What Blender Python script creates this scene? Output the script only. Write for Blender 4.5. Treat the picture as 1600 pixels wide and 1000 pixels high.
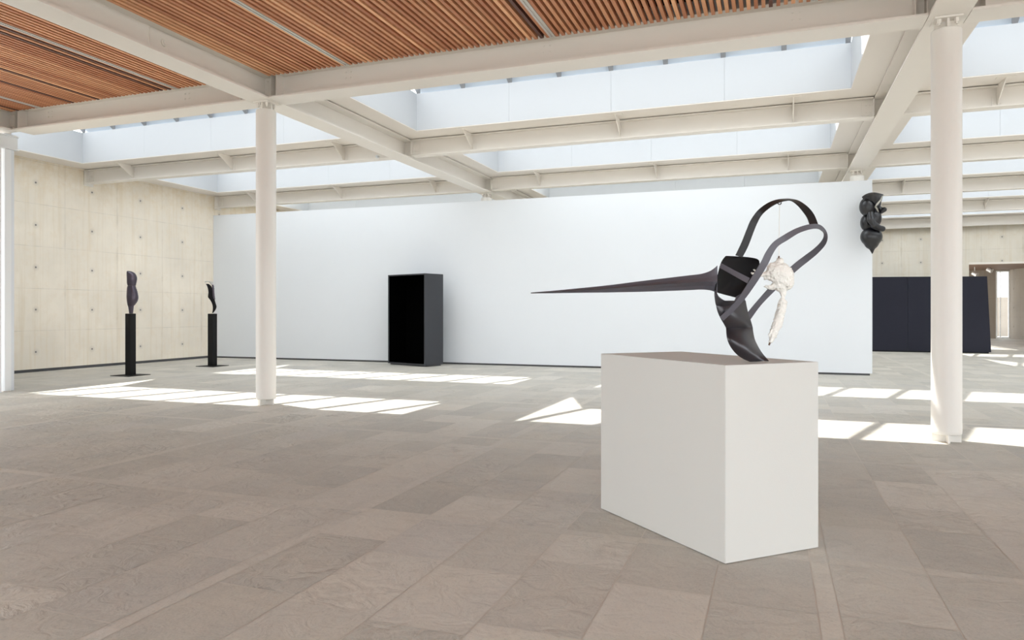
import bpy, bmesh, math, random
from mathutils import Vector, noise
random.seed(7)
SC = bpy.context.scene
for o in list(bpy.data.objects):
    bpy.data.objects.remove(o)

# ------------------------------------------------------------------ camera
YAW, FPX, HOR, EYE = math.radians(20.11), 1117.0, 487.4, 1.55
FW = Vector((-math.sin(YAW), math.cos(YAW), 0)); RT = Vector((math.cos(YAW), math.sin(YAW), 0))
cam = bpy.data.cameras.new('camera'); camo = bpy.data.objects.new('camera', cam)
SC.collection.objects.link(camo); SC.camera = camo
camo.location = (0, 0, EYE); camo.rotation_euler = (math.pi / 2, 0, YAW)
cam.sensor_width = 36; cam.lens = FPX / 1600 * 36; cam.shift_y = (HOR - 500) / 1600
cam.clip_start = .05; cam.clip_end = 300

# ------------------------------------------------------------------ sky, sun, exposure
w = bpy.data.worlds.new('sky'); SC.world = w; w.use_nodes = True
bg = w.node_tree.nodes['Background']
bg.inputs[0].default_value = (0.93, 0.965, 1.0, 1); bg.inputs[1].default_value = 3.9
sun = bpy.data.lights.new('sun', 'SUN'); suno = bpy.data.objects.new('sun', sun)
SC.collection.objects.link(suno)
sun.energy = 9; sun.color = (1, .965, .91); sun.angle = math.radians(.55)
suno.rotation_euler = Vector((.61, -.20, -1)).to_track_quat('-Z', 'Y').to_euler()
suno.location = (-10, 20, 20)
vs = SC.view_settings
vs.view_transform = 'Standard'; vs.look = 'None'; vs.gamma = 1; vs.use_curve_mapping = False
vs.exposure = 0.05

# ------------------------------------------------------------------ helpers
def P(u, v, d):
    """world position of a point measured at photo pixel (u, v) and distance d"""
    return Vector((0, 0, EYE)) + FW * d + RT * ((u - 800) / FPX * d) + Vector((0, 0, (HOR - v) / FPX * d))

def link(o):
    SC.collection.objects.link(o); return o

def tag(o, label=None, cat=None, group=None, kind=None):
    if label: o['label'] = label
    if cat: o['category'] = cat
    if group: o['group'] = group
    if cat in ('beam', 'column', 'post'): o['kind'] = 'thing'
    if kind: o['kind'] = kind
    return o

def empty(name, loc, rz=0):
    o = bpy.data.objects.new(name, None); o.location = loc; o.rotation_euler = (0, 0, rz)
    o.empty_display_size = .2
    return link(o)

def obj(name, bm, mat, parent=None, smooth=False, loc=None, autos=None):
    me = bpy.data.meshes.new(name); bm.normal_update(); bm.to_mesh(me); bm.free()
    if mat: me.materials.append(mat)
    if smooth:
        for p in me.polygons: p.use_smooth = True
    o = link(bpy.data.objects.new(name, me))
    if loc: o.location = loc
    if parent: o.parent = parent
    return o

def copy_tree(o, parent=None):
    c = o.copy(); link(c); c.parent = parent
    for ch in list(o.children): copy_tree(ch, c)
    return c

def box(bm, x0, x1, y0, y1, z0, z1):
    vs_ = [bm.verts.new(p) for p in ((x0, y0, z0), (x1, y0, z0), (x1, y1, z0), (x0, y1, z0), (x0, y0, z1), (x1, y0, z1), (x1, y1, z1), (x0, y1, z1))]
    fs = [bm.faces.new([vs_[i] for i in q]) for q in ((3, 2, 1, 0), (4, 5, 6, 7), (0, 1, 5, 4), (1, 2, 6, 5), (2, 3, 7, 6), (3, 0, 4, 7))]
    return fs

def boxo(name, d, mat, parent=None, bevel=0):
    bm = bmesh.new(); box(bm, *d)
    if bevel: bmesh.ops.bevel(bm, geom=bm.edges[:], offset=bevel, segments=2, affect='EDGES', profile=.5)
    return obj(name, bm, mat, parent)

def cyl(bm, c, axis, r, h, n=24, r2=None):
    """cylinder from c along axis for h"""
    a = Vector(axis).normalized(); q = a.to_track_quat('Z', 'Y'); r2 = r if r2 is None else r2
    lo = []; hi = []
    for i in range(n):
        t = 2 * math.pi * i / n; d = Vector((math.cos(t), math.sin(t), 0))
        lo.append(bm.verts.new(Vector(c) + q @ (d * r))); hi.append(bm.verts.new(Vector(c) + q @ (d * r2) + a * h))
    for i in range(n):
        j = (i + 1) % n; bm.faces.new((lo[i], lo[j], hi[j], hi[i]))
    bm.faces.new(lo[::-1]); bm.faces.new(hi)

def prism(bm, pts, off):
    """polygon pts (3d) extruded by off"""
    a = [bm.verts.new(p) for p in pts]; b = [bm.verts.new(Vector(p) + Vector(off)) for p in pts]
    n = len(a)
    bm.faces.new(a[::-1]); bm.faces.new(b)
    for i in range(n):
        j = (i + 1) % n; bm.faces.new((a[i], a[j], b[j], b[i]))
    bmesh.ops.recalc_face_normals(bm, faces=bm.faces)

# ------------------------------------------------------------------ materials
def mat(name, col, rough=.5, metal=0, spec=.5, bump=0, bscale=40, var=0, vscale=2):
    m = bpy.data.materials.new(name); m.use_nodes = True
    nt = m.node_tree; b = nt.nodes['Principled BSDF']
    b.inputs['Base Color'].default_value = (*col, 1); b.inputs['Roughness'].default_value = rough
    b.inputs['Metallic'].default_value = metal; b.inputs['Specular IOR Level'].default_value = spec
    tc = nt.nodes.new('ShaderNodeTexCoord')
    if bump:
        n = nt.nodes.new('ShaderNodeTexNoise'); n.inputs['Scale'].default_value = bscale; n.inputs['Detail'].default_value = 6
        nt.links.new(tc.outputs['Object'], n.inputs['Vector'])
        bp = nt.nodes.new('ShaderNodeBump'); bp.inputs['Strength'].default_value = bump; bp.inputs['Distance'].default_value = .01
        nt.links.new(n.outputs['Fac'], bp.inputs['Height']); nt.links.new(bp.outputs[0], b.inputs['Normal'])
    if var:
        n = nt.nodes.new('ShaderNodeTexNoise'); n.inputs['Scale'].default_value = vscale; n.inputs['Detail'].default_value = 4
        nt.links.new(tc.outputs['Object'], n.inputs['Vector'])
        mx = nt.nodes.new('ShaderNodeMix'); mx.data_type = 'RGBA'
        mx.inputs[6].default_value = (*[c * (1 - var) for c in col], 1); mx.inputs[7].default_value = (*[min(1, c * (1 + var)) for c in col], 1)
        nt.links.new(n.outputs['Fac'], mx.inputs[0]); nt.links.new(mx.outputs[2], b.inputs['Base Color'])
    return m

M_steel = mat('cream_painted_steel', (.86, .815, .755), .45, var=.02)
M_column = mat('column_paint', (.86, .835, .79), .42, var=.02)
M_white = mat('white_plaster', (.745, .77, .80), .7, var=.01)
M_plinth = mat('plinth_paint', (.655, .648, .615), .6, bump=.05, bscale=90, var=.01)
M_soffit = mat('soffit_board', (.86, .81, .755), .6)
M_curb = mat('skylight_lining', (.585, .60, .62), .6)
M_frame = mat('white_frame_paint', (.84, .86, .87), .5)
M_rafter = mat('rafter_grey', (.30, .31, .33), .5)
M_roof = mat('roof_panel', (.70, .76, .82), .6)
M_black = mat('matt_black', (.007, .007, .0075), .6, spec=.25)
M_void = mat('void_black', (.0015, .0015, .0015), .95, spec=.0)
M_boxside = mat('box_charcoal', (.038, .040, .048), .55, bump=.03)
M_dark = mat('navy_board', (.018, .019, .032), .7, spec=.3, var=.12, vscale=.7)
M_gap = mat('shadow_gap', (.09, .09, .095), .8)
M_metal = mat('patinated_bronze', (.098, .093, .112), .40, metal=.12, var=.10, vscale=5)
M_body = mat('dark_waxed_bronze', (.034, .031, .038), .30, metal=.35, spec=.8, var=.15, vscale=6)
M_strap = mat('shaded_bronze_strap', (.018, .017, .019), .42, metal=.2)  # bronze darkened to paint in the shade on the top strap's underside
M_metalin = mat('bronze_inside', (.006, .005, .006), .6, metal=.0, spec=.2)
M_aubergine = mat('aubergine_bronze', (.10, .085, .11), .28, metal=.8, var=.2, vscale=6)
M_wallsc = mat('black_wax', (.010, .010, .013), .30, spec=.6)
M_rim = mat('pale_edge', (.45, .43, .38), .5)
M_alu = mat('grey_track', (.62, .60, .57), .4)
M_lightend = mat('track_cap', (.78, .76, .70), .5)
M_floorout = mat('terrace_paving', (.36, .35, .33), .8, bump=.2, var=.1)
M_cord = mat('white_cord', (.85, .84, .80), .7)
M_rust = mat('rusty_wire', (.16, .09, .06), .7)
M_spot = mat('silver_spotlight', (.75, .75, .76), .25, metal=.4)
M_ceilvoid = mat('ceiling_void', (.012, .009, .007), .9)

def glass_mat():
    m = bpy.data.materials.new('clear_glass'); m.use_nodes = True; nt = m.node_tree
    for n in list(nt.nodes):
        if n.type != 'OUTPUT_MATERIAL': nt.nodes.remove(n)
    out = nt.nodes[0]
    tr = nt.nodes.new('ShaderNodeBsdfTransparent'); tr.inputs[0].default_value = (.97, .98, .98, 1)
    gl = nt.nodes.new('ShaderNodeBsdfGlossy'); gl.inputs['Roughness'].default_value = .02
    lw = nt.nodes.new('ShaderNodeLayerWeight'); pw = nt.nodes.new('ShaderNodeMath'); pw.operation = 'POWER'; pw.inputs[1].default_value = 5
    fr = nt.nodes.new('ShaderNodeMath'); fr.operation = 'MULTIPLY_ADD'; fr.inputs[1].default_value = .7; fr.inputs[2].default_value = .03
    nt.links.new(lw.outputs['Facing'], pw.inputs[0]); nt.links.new(pw.outputs[0], fr.inputs[0])
    mx = nt.nodes.new('ShaderNodeMixShader')
    nt.links.new(fr.outputs[0], mx.inputs[0]); nt.links.new(tr.outputs[0], mx.inputs[1]); nt.links.new(gl.outputs[0], mx.inputs[2])
    nt.links.new(mx.outputs[0], out.inputs[0])
    return m
M_glass = glass_mat()
def blind_mat():
    m = bpy.data.materials.new('closed_fabric_blind'); m.use_nodes = True; nt = m.node_tree
    out = nt.nodes['Material Output']; d = nt.nodes.new('ShaderNodeBsdfDiffuse'); t = nt.nodes.new('ShaderNodeBsdfTranslucent'); mx = nt.nodes.new('ShaderNodeMixShader')
    d.inputs[0].default_value = (.75, .76, .72, 1); t.inputs[0].default_value = (.97, .965, .95, 1); mx.inputs[0].default_value = .93
    nt.links.new(d.outputs[0], mx.inputs[1]); nt.links.new(t.outputs[0], mx.inputs[2]); nt.links.new(mx.outputs[0], out.inputs[0])
    return m
M_blind = blind_mat()

class NT:
    """small node-tree writer"""
    def __init__(s, m): s.nt = m.node_tree; s.b = s.nt.nodes['Principled BSDF']
    def n(s, t, **k):
        x = s.nt.nodes.new(t)
        for a, v in k.items(): setattr(x, a, v)
        return x
    def l(s, a, b): s.nt.links.new(a, b)
    def math(s, op, a, b=None, c=None):
        x = s.n('ShaderNodeMath', operation=op)
        for i, v in enumerate((a, b, c)):
            if v is None: continue
            if isinstance(v, (int, float)): x.inputs[i].default_value = v
            else: s.l(v, x.inputs[i])
        return x.outputs[0]
    def noise(s, vec, scale, detail=5, rough=.55, dist=0):
        x = s.n('ShaderNodeTexNoise'); x.inputs['Scale'].default_value = scale; x.inputs['Detail'].default_value = detail
        x.inputs['Roughness'].default_value = rough; x.inputs['Distortion'].default_value = dist
        s.l(vec, x.inputs['Vector']); return x.outputs['Fac']
    def ramp(s, f, a, b, va=0, vb=1):
        x = s.n('ShaderNodeMapRange'); x.inputs[1].default_value = a; x.inputs[2].default_value = b
        x.inputs[3].default_value = va; x.inputs[4].default_value = vb; s.l(f, x.inputs[0]); return x.outputs[0]
    def mix(s, f, c1, c2, mode='MIX'):
        x = s.n('ShaderNodeMix', data_type='RGBA', blend_type=mode)
        for i, v in ((0, f), (6, c1), (7, c2)):
            if isinstance(v, (int, float)): x.inputs[i].default_value = v
            elif isinstance(v, tuple): x.inputs[i].default_value = (*v, 1)
            else: s.l(v, x.inputs[i])
        return x.outputs[2]

def concrete(name, ax, base, y0, z0, dy=1.625, dz=1.094, jy=0, jz=0, warm=(.10, .05, 0)):
    """board-marked concrete with formwork joints and tie holes; ax = 'X' or 'Y' is the wall's running axis"""
    m = bpy.data.materials.new(name); m.use_nodes = True; t = NT(m)
    tc = t.n('ShaderNodeTexCoord'); sp = t.n('ShaderNodeSeparateXYZ'); t.l(tc.outputs['Object'], sp.inputs[0])
    a = sp.outputs[0] if ax == 'X' else sp.outputs[1]; z = sp.outputs[2]
    def rel(c, o, p):   # signed distance to the nearest grid line at o + k p
        f = t.math('DIVIDE', t.math('SUBTRACT', c, o), p)
        return t.math('MULTIPLY', t.math('SUBTRACT', t.math('FRACT', t.math('ADD', f, .5)), .5), p)
    da = rel(a, y0, dy); dzv = rel(z, z0, dz)
    r = t.math('SQRT', t.math('ADD', t.math('MULTIPLY', da, da), t.math('MULTIPLY', dzv, dzv)))
    hole = t.ramp(r, .018, .028, 1, 0); halo = t.ramp(r, .02, .11, 1, 0)
    ja = t.math('ABSOLUTE', rel(a, y0 + dy / 2, dy)); jzv = t.math('ABSOLUTE', rel(z, z0 + dz / 2, dz))
    wob = t.noise(tc.outputs['Object'], 3.1)
    lv = t.math('MULTIPLY', t.ramp(ja, .004, .012, 1, 0), t.ramp(wob, .35, .65, .15, .75))
    lh = t.math('MULTIPLY', t.ramp(jzv, .004, .010, 1, 0), t.ramp(wob, .4, .6, 1, .3))
    mp = t.n('ShaderNodeMapping'); t.l(tc.outputs['Object'], mp.inputs[0])
    mp.inputs['Scale'].default_value = (9, 9, .35)
    streak = t.noise(mp.outputs[0], 1.0, 6, .6)
    big = t.noise(tc.outputs['Object'], .6, 4, .6); mid = t.noise(tc.outputs['Object'], 5, 8, .65); fine = t.noise(tc.outputs['Object'], 60, 4)
    b = base
    c = t.mix(t.ramp(big, .35, .65), tuple(x * .93 for x in b), tuple(min(1, x * 1.05) for x in b))
    c = t.mix(t.math('MULTIPLY', t.ramp(streak, .5, .72), .45), c, (b[0] * .84, b[1] * .77, b[2] * .64))
    c = t.mix(t.math('MULTIPLY', t.ramp(mid, .5, .75), .35), c, (b[0] * .92, b[1] * .84, b[2] * .72))
    # damp stain band along the top of the pour and around joints
    st = t.math('MULTIPLY', t.ramp(z, 4.5, 5.3, 0, 1), t.ramp(mid, .35, .65))
    c = t.mix(t.math('MULTIPLY', st, .5), c, (b[0] * .86, b[1] * .76, b[2] * .58))
    bleed = t.math('MULTIPLY', t.ramp(ja, .0, .06, 1, 0), t.ramp(t.noise(tc.outputs['Object'], 1.3), .55, .7))
    c = t.mix(t.math('MULTIPLY', bleed, .45), c, (b[0] * .62, b[1] * .56, b[2] * .42))
    c = t.mix(t.math('MULTIPLY', t.ramp(fine, .62, .8), .18), c, tuple(x * .6 for x in b))
    c = t.mix(t.math('MULTIPLY', t.math('MAXIMUM', lv, lh), .38), c, tuple(x * .5 for x in b))
    c = t.mix(t.math('MULTIPLY', halo, .38), c, tuple(x * .55 for x in b))
    c = t.mix(t.math('MULTIPLY', hole, .8), c, (.07, .07, .075))
    t.l(c, t.b.inputs['Base Color']); t.b.inputs['Roughness'].default_value = .85
    h = t.math('SUBTRACT', t.math('MULTIPLY', mid, .3), t.math('MAXIMUM', t.math('MAXIMUM', lv, lh), hole))
    bp = t.n('ShaderNodeBump'); bp.inputs['Strength'].default_value = .35; bp.inputs['Distance'].default_value = .01
    t.l(h, bp.inputs['Height']); t.l(bp.outputs[0], t.b.inputs['Normal'])
    return m
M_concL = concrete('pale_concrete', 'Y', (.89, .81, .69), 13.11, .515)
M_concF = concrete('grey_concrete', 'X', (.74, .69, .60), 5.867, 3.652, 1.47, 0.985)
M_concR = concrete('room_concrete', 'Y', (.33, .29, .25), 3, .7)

def slat_mat():
    m = bpy.data.materials.new('oiled_cedar'); m.use_nodes = True; t = NT(m)
    at = t.n('ShaderNodeVertexColor'); at.layer_name = 'tone'
    sp = t.n('ShaderNodeSeparateColor'); t.l(at.outputs[0], sp.inputs[0])
    tc = t.n('ShaderNodeTexCoord'); mp = t.n('ShaderNodeMapping'); t.l(tc.outputs['Object'], mp.inputs[0])
    mp.inputs['Scale'].default_value = (60, 2.2, 60)
    g = t.noise(mp.outputs[0], 1, 5, .6, .6)
    c = t.mix(sp.outputs[0], (.50, .19, .09), (.95, .52, .28))
    c = t.mix(t.math('MULTIPLY', t.ramp(g, .45, .75), .4), c, (.38, .16, .08))
    c = t.mix(t.math('MULTIPLY', sp.outputs[1], 1), c, (.12, .045, .03))
    t.l(c, t.b.inputs['Base Color']); t.b.inputs['Roughness'].default_value = .55
    return m
M_slat = slat_mat()

def floor_mat():
    m = bpy.data.materials.new('split_stone'); m.use_nodes = True; t = NT(m)
    at = t.n('ShaderNodeVertexColor'); at.layer_name = 'tone'
    sp = t.n('ShaderNodeSeparateColor'); t.l(at.outputs[0], sp.inputs[0])
    tc = t.n('ShaderNodeTexCoord'); add = t.n('ShaderNodeVectorMath', operation='MULTIPLY_ADD')
    t.l(at.outputs[0], add.inputs[0]); add.inputs[1].default_value = (40, 40, 40); t.l(tc.outputs['Object'], add.inputs[2])
    v = add.outputs[0]
    big = t.noise(v, 1.1, 6, .6, .4); mid = t.noise(v, 4.5, 10, .68, 1.2); fine = t.noise(v, 70, 5, .7)
    c = t.mix(sp.outputs[0], (.44, .425, .385), (.60, .572, .52))
    c = t.mix(t.math('MULTIPLY', t.ramp(sp.outputs[1], .6, 1.), .45), c, (.42, .41, .40))
    c = t.mix(t.math('MULTIPLY', t.ramp(big, .4, .68), .4), c, (.66, .60, .50))
    c = t.mix(t.math('MULTIPLY', t.ramp(mid, .52, .7), t.ramp(sp.outputs[2], .3, 1, .12, .65)), c, (.29, .265, .24))
    c = t.mix(t.math('MULTIPLY', t.ramp(fine, .4, .75), .38), c, (.66, .60, .52))
    c = t.mix(t.math('MULTIPLY', t.ramp(fine, .45, .25), .35), c, (.22, .20, .18))
    t.l(c, t.b.inputs['Base Color'])
    t.l(t.ramp(mid, .3, .7, .50, .66), t.b.inputs['Roughness']); t.b.inputs['Specular IOR Level'].default_value = .55
    rd = t.n('ShaderNodeTexNoise'); t.l(v, rd.inputs['Vector']); rd.inputs['Scale'].default_value = 5.5; rd.inputs['Detail'].default_value = 9; rd.inputs['Distortion'].default_value = 1.5
    h = t.math('ADD', t.math('MULTIPLY', rd.outputs['Fac'], t.ramp(sp.outputs[2], 0, 1, .7, 2.4)), t.math('MULTIPLY', fine, .14))
    bp = t.n('ShaderNodeBump'); bp.inputs['Strength'].default_value = .5; bp.inputs['Distance'].default_value = .022
    t.l(h, bp.inputs['Height']); t.l(bp.outputs[0], t.b.inputs['Normal'])
    return m
M_stone = floor_mat()
M_grout = mat('pale_grout', (.62, .58, .52), .9)

# ------------------------------------------------------------------ layout numbers (metres)
XW, XA, XB, XR = -17.9, -7.98, 1.94, 11.86
XC = -14.0
ROWS = [9.82, 14.60, 19.50, 24.40, 29.30, 34.20]
YFAR, YWHITE, YBACK = 34.5, 19.33, -3.6
ZF, ZTOP = 5.05, 5.47           # main beam underside / top
ZS = 5.10                       # secondary beam underside
COLY2 = 19.60

# ------------------------------------------------------------------ floor
def build_floor():
    bm = bmesh.new(); lay = bm.loops.layers.color.new('tone')
    def tile(x0, x1, y0, y1, g=.004, strip=False):
        vv = [bm.verts.new(p) for p in ((x0 + g, y0 + g, 0), (x1 - g, y0 + g, 0), (x1 - g, y1 - g, 0), (x0 + g, y1 - g, 0))]
        f = bm.faces.new(vv); c = (random.random(), random.random(), random.random(), 1)
        if strip: c = (.75 + .2 * c[0], .1, .05, 1)
        for lp in f.loops: lp[lay] = c
    PX, PY, SW = 3.307, 3.30, .105
    xs = [.265 + PX * k for k in range(-6, 6)]; ys = [4.86 + PY * k for k in range(-5, 15)]
    for x in xs:
        y = ys[0]
        for k in range(len(ys) - 1):
            a = ys[k] + SW / 2
            while a < ys[k + 1] - SW / 2 - .01:
                b = min(a + random.choice((1.0, 1.3, 1.6)), ys[k + 1] - SW / 2); tile(x - SW / 2, x + SW / 2, a, b, strip=True); a = b
    for y in ys:
        for k in range(len(xs) - 1):
            a = xs[k] - SW / 2
            while a < xs[k + 1] - SW / 2 - .01:
                b = min(a + random.choice((.9, 1.1, 1.6)), xs[k + 1] - SW / 2)
                tile(a, b, y - SW / 2, y + SW / 2, strip=True); a = b
    for i in range(len(xs) - 1):
        cw = (PX - SW) / 6
        for c in range(6):
            x0 = xs[i] + SW / 2 + c * cw
            for k in range(len(ys) - 1):
                lo, hi = ys[k] + SW / 2, ys[k + 1] - SW / 2
                cuts = random.choice(([.6, 1.25, 1.9, 2.5], [.8, 1.6, 2.4], [.5, 1.3, 2.2, 2.7], [.9, 1.5, 2.35], [.7, 1.7, 2.6], [1.0, 2.0, 2.7]))
                cuts = [lo] + [lo + q + random.uniform(-.06, .06) for q in cuts] + [hi]
                for a, b in zip(cuts, cuts[1:]): tile(x0, x0 + cw, a, b)
    me_o = obj('floor', bm, M_stone)
    tag(me_o, 'brown grey stone slab floor with narrow crossing bands', 'floor', kind='structure')
    bm = bmesh.new(); box(bm, -20, 17, -11.8, 51, -.25, -.0015)
    g = obj('grout', bm, M_grout, me_o)
    return me_o
build_floor()
b = boxo('ground', (-80, 80, -90, 110, -.6, -.26), M_floorout); tag(b, 'paved terrace outside around the gallery', 'ground', kind='structure')

# ------------------------------------------------------------------ walls
def wall(name, d, m, label):
    o = boxo(name, d, m); return tag(o, label, 'wall', kind='structure')
wall('wall_left', (XW - .4, XW, 9.9, YFAR + .4, 0.075, 6.0), M_concL, 'pale board marked concrete wall at left with tie holes')
b = boxo('baseboard_left', (XW - .4, XW - .02, 9.9, YFAR, 0, .075), M_gap); tag(b, 'dark recessed joint under the left concrete wall', 'baseboard', kind='structure')
# far concrete wall with a wide opening at its right
OPX, OPZ = 7.633, 3.60
bm = bmesh.new(); box(bm, XW - .4, OPX, YFAR, YFAR + .35, 0, 6); box(bm, OPX, 16.2, YFAR, YFAR + .35, OPZ, 6)
tag(obj('wall_back', bm, M_concF), 'grey concrete wall at the far end with a doorway at right', 'wall', kind='structure')
b = boxo('trim_1', (OPX - .0, 16.0, YFAR - .03, YFAR + .38, OPZ - .06, OPZ), M_steel); tag(b, 'pale steel lintel over the far doorway', 'trim', kind='structure')
wall('wall_right', (14.2, 14.5, 9.95, YFAR, 0, 6), M_white, 'white wall closing the hall at right')
# partition
pw = boxo('wall_center', (XW + .01, 2.25, YWHITE, YWHITE + .09, .05, 4.79), M_white)
me = pw.data
for v in me.vertices:      # its top runs out of level by a few centimetres
    if v.co.z > 4: v.co.z = 4.83 if v.co.x < 0 else 4.76
tag(pw, 'long white partition wall across the middle of the hall', 'wall', kind='structure')
b = boxo('baseboard_center', (XW + .01, 2.20, YWHITE + .03, YWHITE + .07, 0, .05), M_gap); tag(b, 'dark shadow gap under the white partition', 'baseboard', kind='structure')

# room beyond the doorway
bm = bmesh.new()
wx0, wx1, wy = 12.20, 12.88, 49.0
box(bm, 6, wx0, wy, wy + .3, 0, 4.6); box(bm, wx1, 16.2, wy, wy + .3, 0, 4.6); box(bm, wx0, wx1, wy, wy + .3, 3.95, 4.6)
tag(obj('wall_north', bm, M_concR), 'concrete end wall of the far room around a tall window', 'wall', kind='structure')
bm = bmesh.new(); prism(bm, [(12.88, 48.99, 0), (14.9, YFAR + .36, 0), (15.2, YFAR + .36, 0), (13.2, 48.99, 0)], (0, 0, 4.4))
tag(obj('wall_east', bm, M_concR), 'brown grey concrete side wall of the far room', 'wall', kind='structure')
M_brown = mat('brown_boards', (.17, .10, .07), .6, var=.15)
b = boxo('ceiling_room', (6.9, 15.4, YFAR + .36, 49, 4.0, 4.2), M_brown); tag(b, 'brown boarded ceiling of the far room', 'ceiling', kind='structure')
wd = empty('window_1', (12.54, wy, 0)); tag(wd, 'tall narrow window lighting the far room', 'window', kind='structure')
bm = bmesh.new()
for d in ((-.34, -.27, -.02, .1, 0, 3.95), (.29, .34, -.02, .1, 0, 3.95), (-.27, .29, -.02, .1, 3.88, 3.95), (-.27, .29, -.02, .1, 0, .08), (-.13, -.09, 0, .08, .08, 3.88)): box(bm, *d)
obj('frame', bm, M_frame, wd)
bm = bmesh.new(); box(bm, -.27, .29, .03, .045, .08, 3.88); obj('glass', bm, M_glass, wd)
boxo('wall_outside', (8, 20, 60, 60.5, -.2, 2.6), M_concR)
tag(bpy.data.objects['wall_outside'], 'garden wall seen through the far window', 'wall', kind='structure')

# ------------------------------------------------------------------ ceilings
# soffit with skylight openings
BAYS = [('left', XW, XA), ('middle', XA, XB), ('right', XB, XR)]
def opening(bx0, bx1, k):
    return (bx0 + .68, bx1 - .66, ROWS[k] + .88, ROWS[k + 1] - .70)
bm = bmesh.new(); ops = {}
for bn, bx0, bx1 in BAYS:
    for k in range(5):
        a, b_, c, d = opening(bx0, bx1, k); ops[(bn, k)] = (a, b_, c, d)
        y0, y1 = ROWS[k], ROWS[k + 1] if k < 4 else YFAR
        e_ = .003; box(bm, bx0, a - e_, y0, y1, 5.485, 5.50); box(bm, b_ + e_, bx1, y0, y1, 5.485, 5.50)
        box(bm, a - e_, b_ + e_, y0, c - e_, 5.485, 5.50); box(bm, a - e_, b_ + e_, d + e_, y1, 5.485, 5.50)
box(bm, XR, 14.4, ROWS[0], YFAR, 5.485, 5.50)
tag(obj('ceiling', bm, M_soffit), 'cream soffit boards framing the rooflights', 'ceiling', kind='structure')

ZC, ZR = 6.30, 7.20             # curb top, ridge of each shed rooflight
nwin = [1]
def skylight(bn, k, o):
    a, b_, c, d = o; nwin[0] += 1
    W = empty('window_%d' % nwin[0], ((a + b_) / 2, (c + d) / 2, 5.485)); ox, oy, oz = W.location
    tag(W, '%s bay rooflight, row %d counted from the slatted ceiling' % (bn, k + 1), 'window', 'shed rooflights over the hall', 'structure')
    L = lambda x0, x1, y0, y1, z0, z1: (x0 - ox, x1 - ox, y0 - oy, y1 - oy, z0 - oz, z1 - oz)
    bm = bmesh.new(); t = .10
    n = 4; wx = (b_ - a) / n
    for i in range(n):           # long sides are made of butted boards
        g0 = .0015 if i else 0; g1 = .0015 if i < n - 1 else 0
        box(bm, *L(a + i * wx + g0, a + (i + 1) * wx - g1, d, d + t, 5.502, ZC)); box(bm, *L(a + i * wx + g0, a + (i + 1) * wx - g1, c - t, c, 5.502, ZC))
    box(bm, *L(a, b_, d + t, d + t + .04, 5.601, ZC)); box(bm, *L(a, b_, c - t - .04, c - t, 5.601, ZC))
    box(bm, *L(a - t, a, c - t, d + t, 5.502, ZC)); box(bm, *L(b_, b_ + t, c - t, d + t, 5.502, ZC))
    obj('curb_lining', bm, M_curb, W)
    yr = d - 1.26
    # rafters: glazed slope on the near side, boarded slope on the far side
    for i in range(9):
        x = a + .045 + (b_ - a - .09) * i / 8
        bm = bmesh.new(); hw = .045
        pts = [(x - hw, c, ZC), (x - hw, yr, ZR), (x - hw, d, ZC), (x - hw, d, ZC + .11), (x - hw, yr, ZR + .11), (x - hw, c, ZC + .11)]
        prism(bm, [(p[0] - ox, p[1] - oy, p[2] - oz) for p in pts], (2 * hw, 0, 0))
        obj('rafter', bm, M_rafter, W)
    bm = bmesh.new()
    prism(bm, [(a - ox, d + .12 - oy, ZC + .02 - oz), (a - ox, yr - oy, ZR + .112 - oz), (a - ox, yr - oy, ZR + .17 - oz), (a - ox, d + .12 - oy, ZC + .17 - oz)], (b_ - a, 0, 0))
    obj('roof_panel', bm, M_roof, W)
    bm = bmesh.new()
    prism(bm, [(a - ox, c - .08 - oy, ZC + .115 - oz), (a - ox, yr - oy, ZR + .115 - oz), (a - ox, yr - oy, ZR + .13 - oz), (a - ox, c - .08 - oy, ZC + .13 - oz)], (b_ - a, 0, 0))
    obj('glass', bm, M_glass, W)
    if bn != 'right' and k >= 2:
        bm = bmesh.new(); box(bm, *L(a + .005, b_ - .005, c + .005, d - .005, ZC - .03, ZC - .02)); obj('blind', bm, M_blind, W)
    for x in (a - .02, b_ + .005):
        bm = bmesh.new(); prism(bm, [(x - ox, c - oy, ZC - oz), (x - ox, d - oy, ZC - oz), (x - ox, yr - oy, ZR - oz)], (.012, 0, 0))
        obj('gable_glass', bm, M_glass, W)
for (bn, k), o in ops.items():
    skylight(bn, k, o)

# slatted ceilings
def slats(x0, x1, label, idx, skip):
    bm = bmesh.new(); lay = bm.loops.layers.color.new('tone')
    n = int(round((x1 - x0) / .0885)); st = (x1 - x0) / n
    for i in range(n + 1):
        x = x0 + i * st
        if any(abs(x - s) < .044 for s in skip): continue
        y = 9.585 + random.uniform(-.008, .008)
        while y > YBACK:
            y2 = max(YBACK, y - random.uniform(3.2, 4.2))
            col = (min(1, max(0, random.gauss(.60, .22))), 1 if random.random() < .035 else random.uniform(0, .25), 0, 1)
            for f in box(bm, x - .023, x + .023, y2 + .002, y, 5.395, 5.465):
                for lp in f.loops: lp[lay] = col
            y = y2
    o = obj('ceiling_slats', bm, M_slat); tag(o, label, 'ceiling', kind='structure'); return o
TR = [-12.97, -9.66, -6.24, -2.90, .47]
def panel(x0, x1, where):
    cuts = [x0] + [t for t in TR if x0 < t < x1] + [x1]
    for i, (p, q) in enumerate(zip(cuts, cuts[1:])):
        p += .067 if i else 0; q -= .067 if i < len(cuts) - 2 else 0
        slats(p, q, 'orange brown slatted wood ceiling %s, strip %d from its left edge' % (where, i + 1), 0, [])
panel(XC + .26, XA - .27, 'left of the diagonal beam')
panel(XA + .27, XB - .27, 'between the two white columns')
panel(XB + .27, XR - .05, 'beyond the right column')
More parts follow.
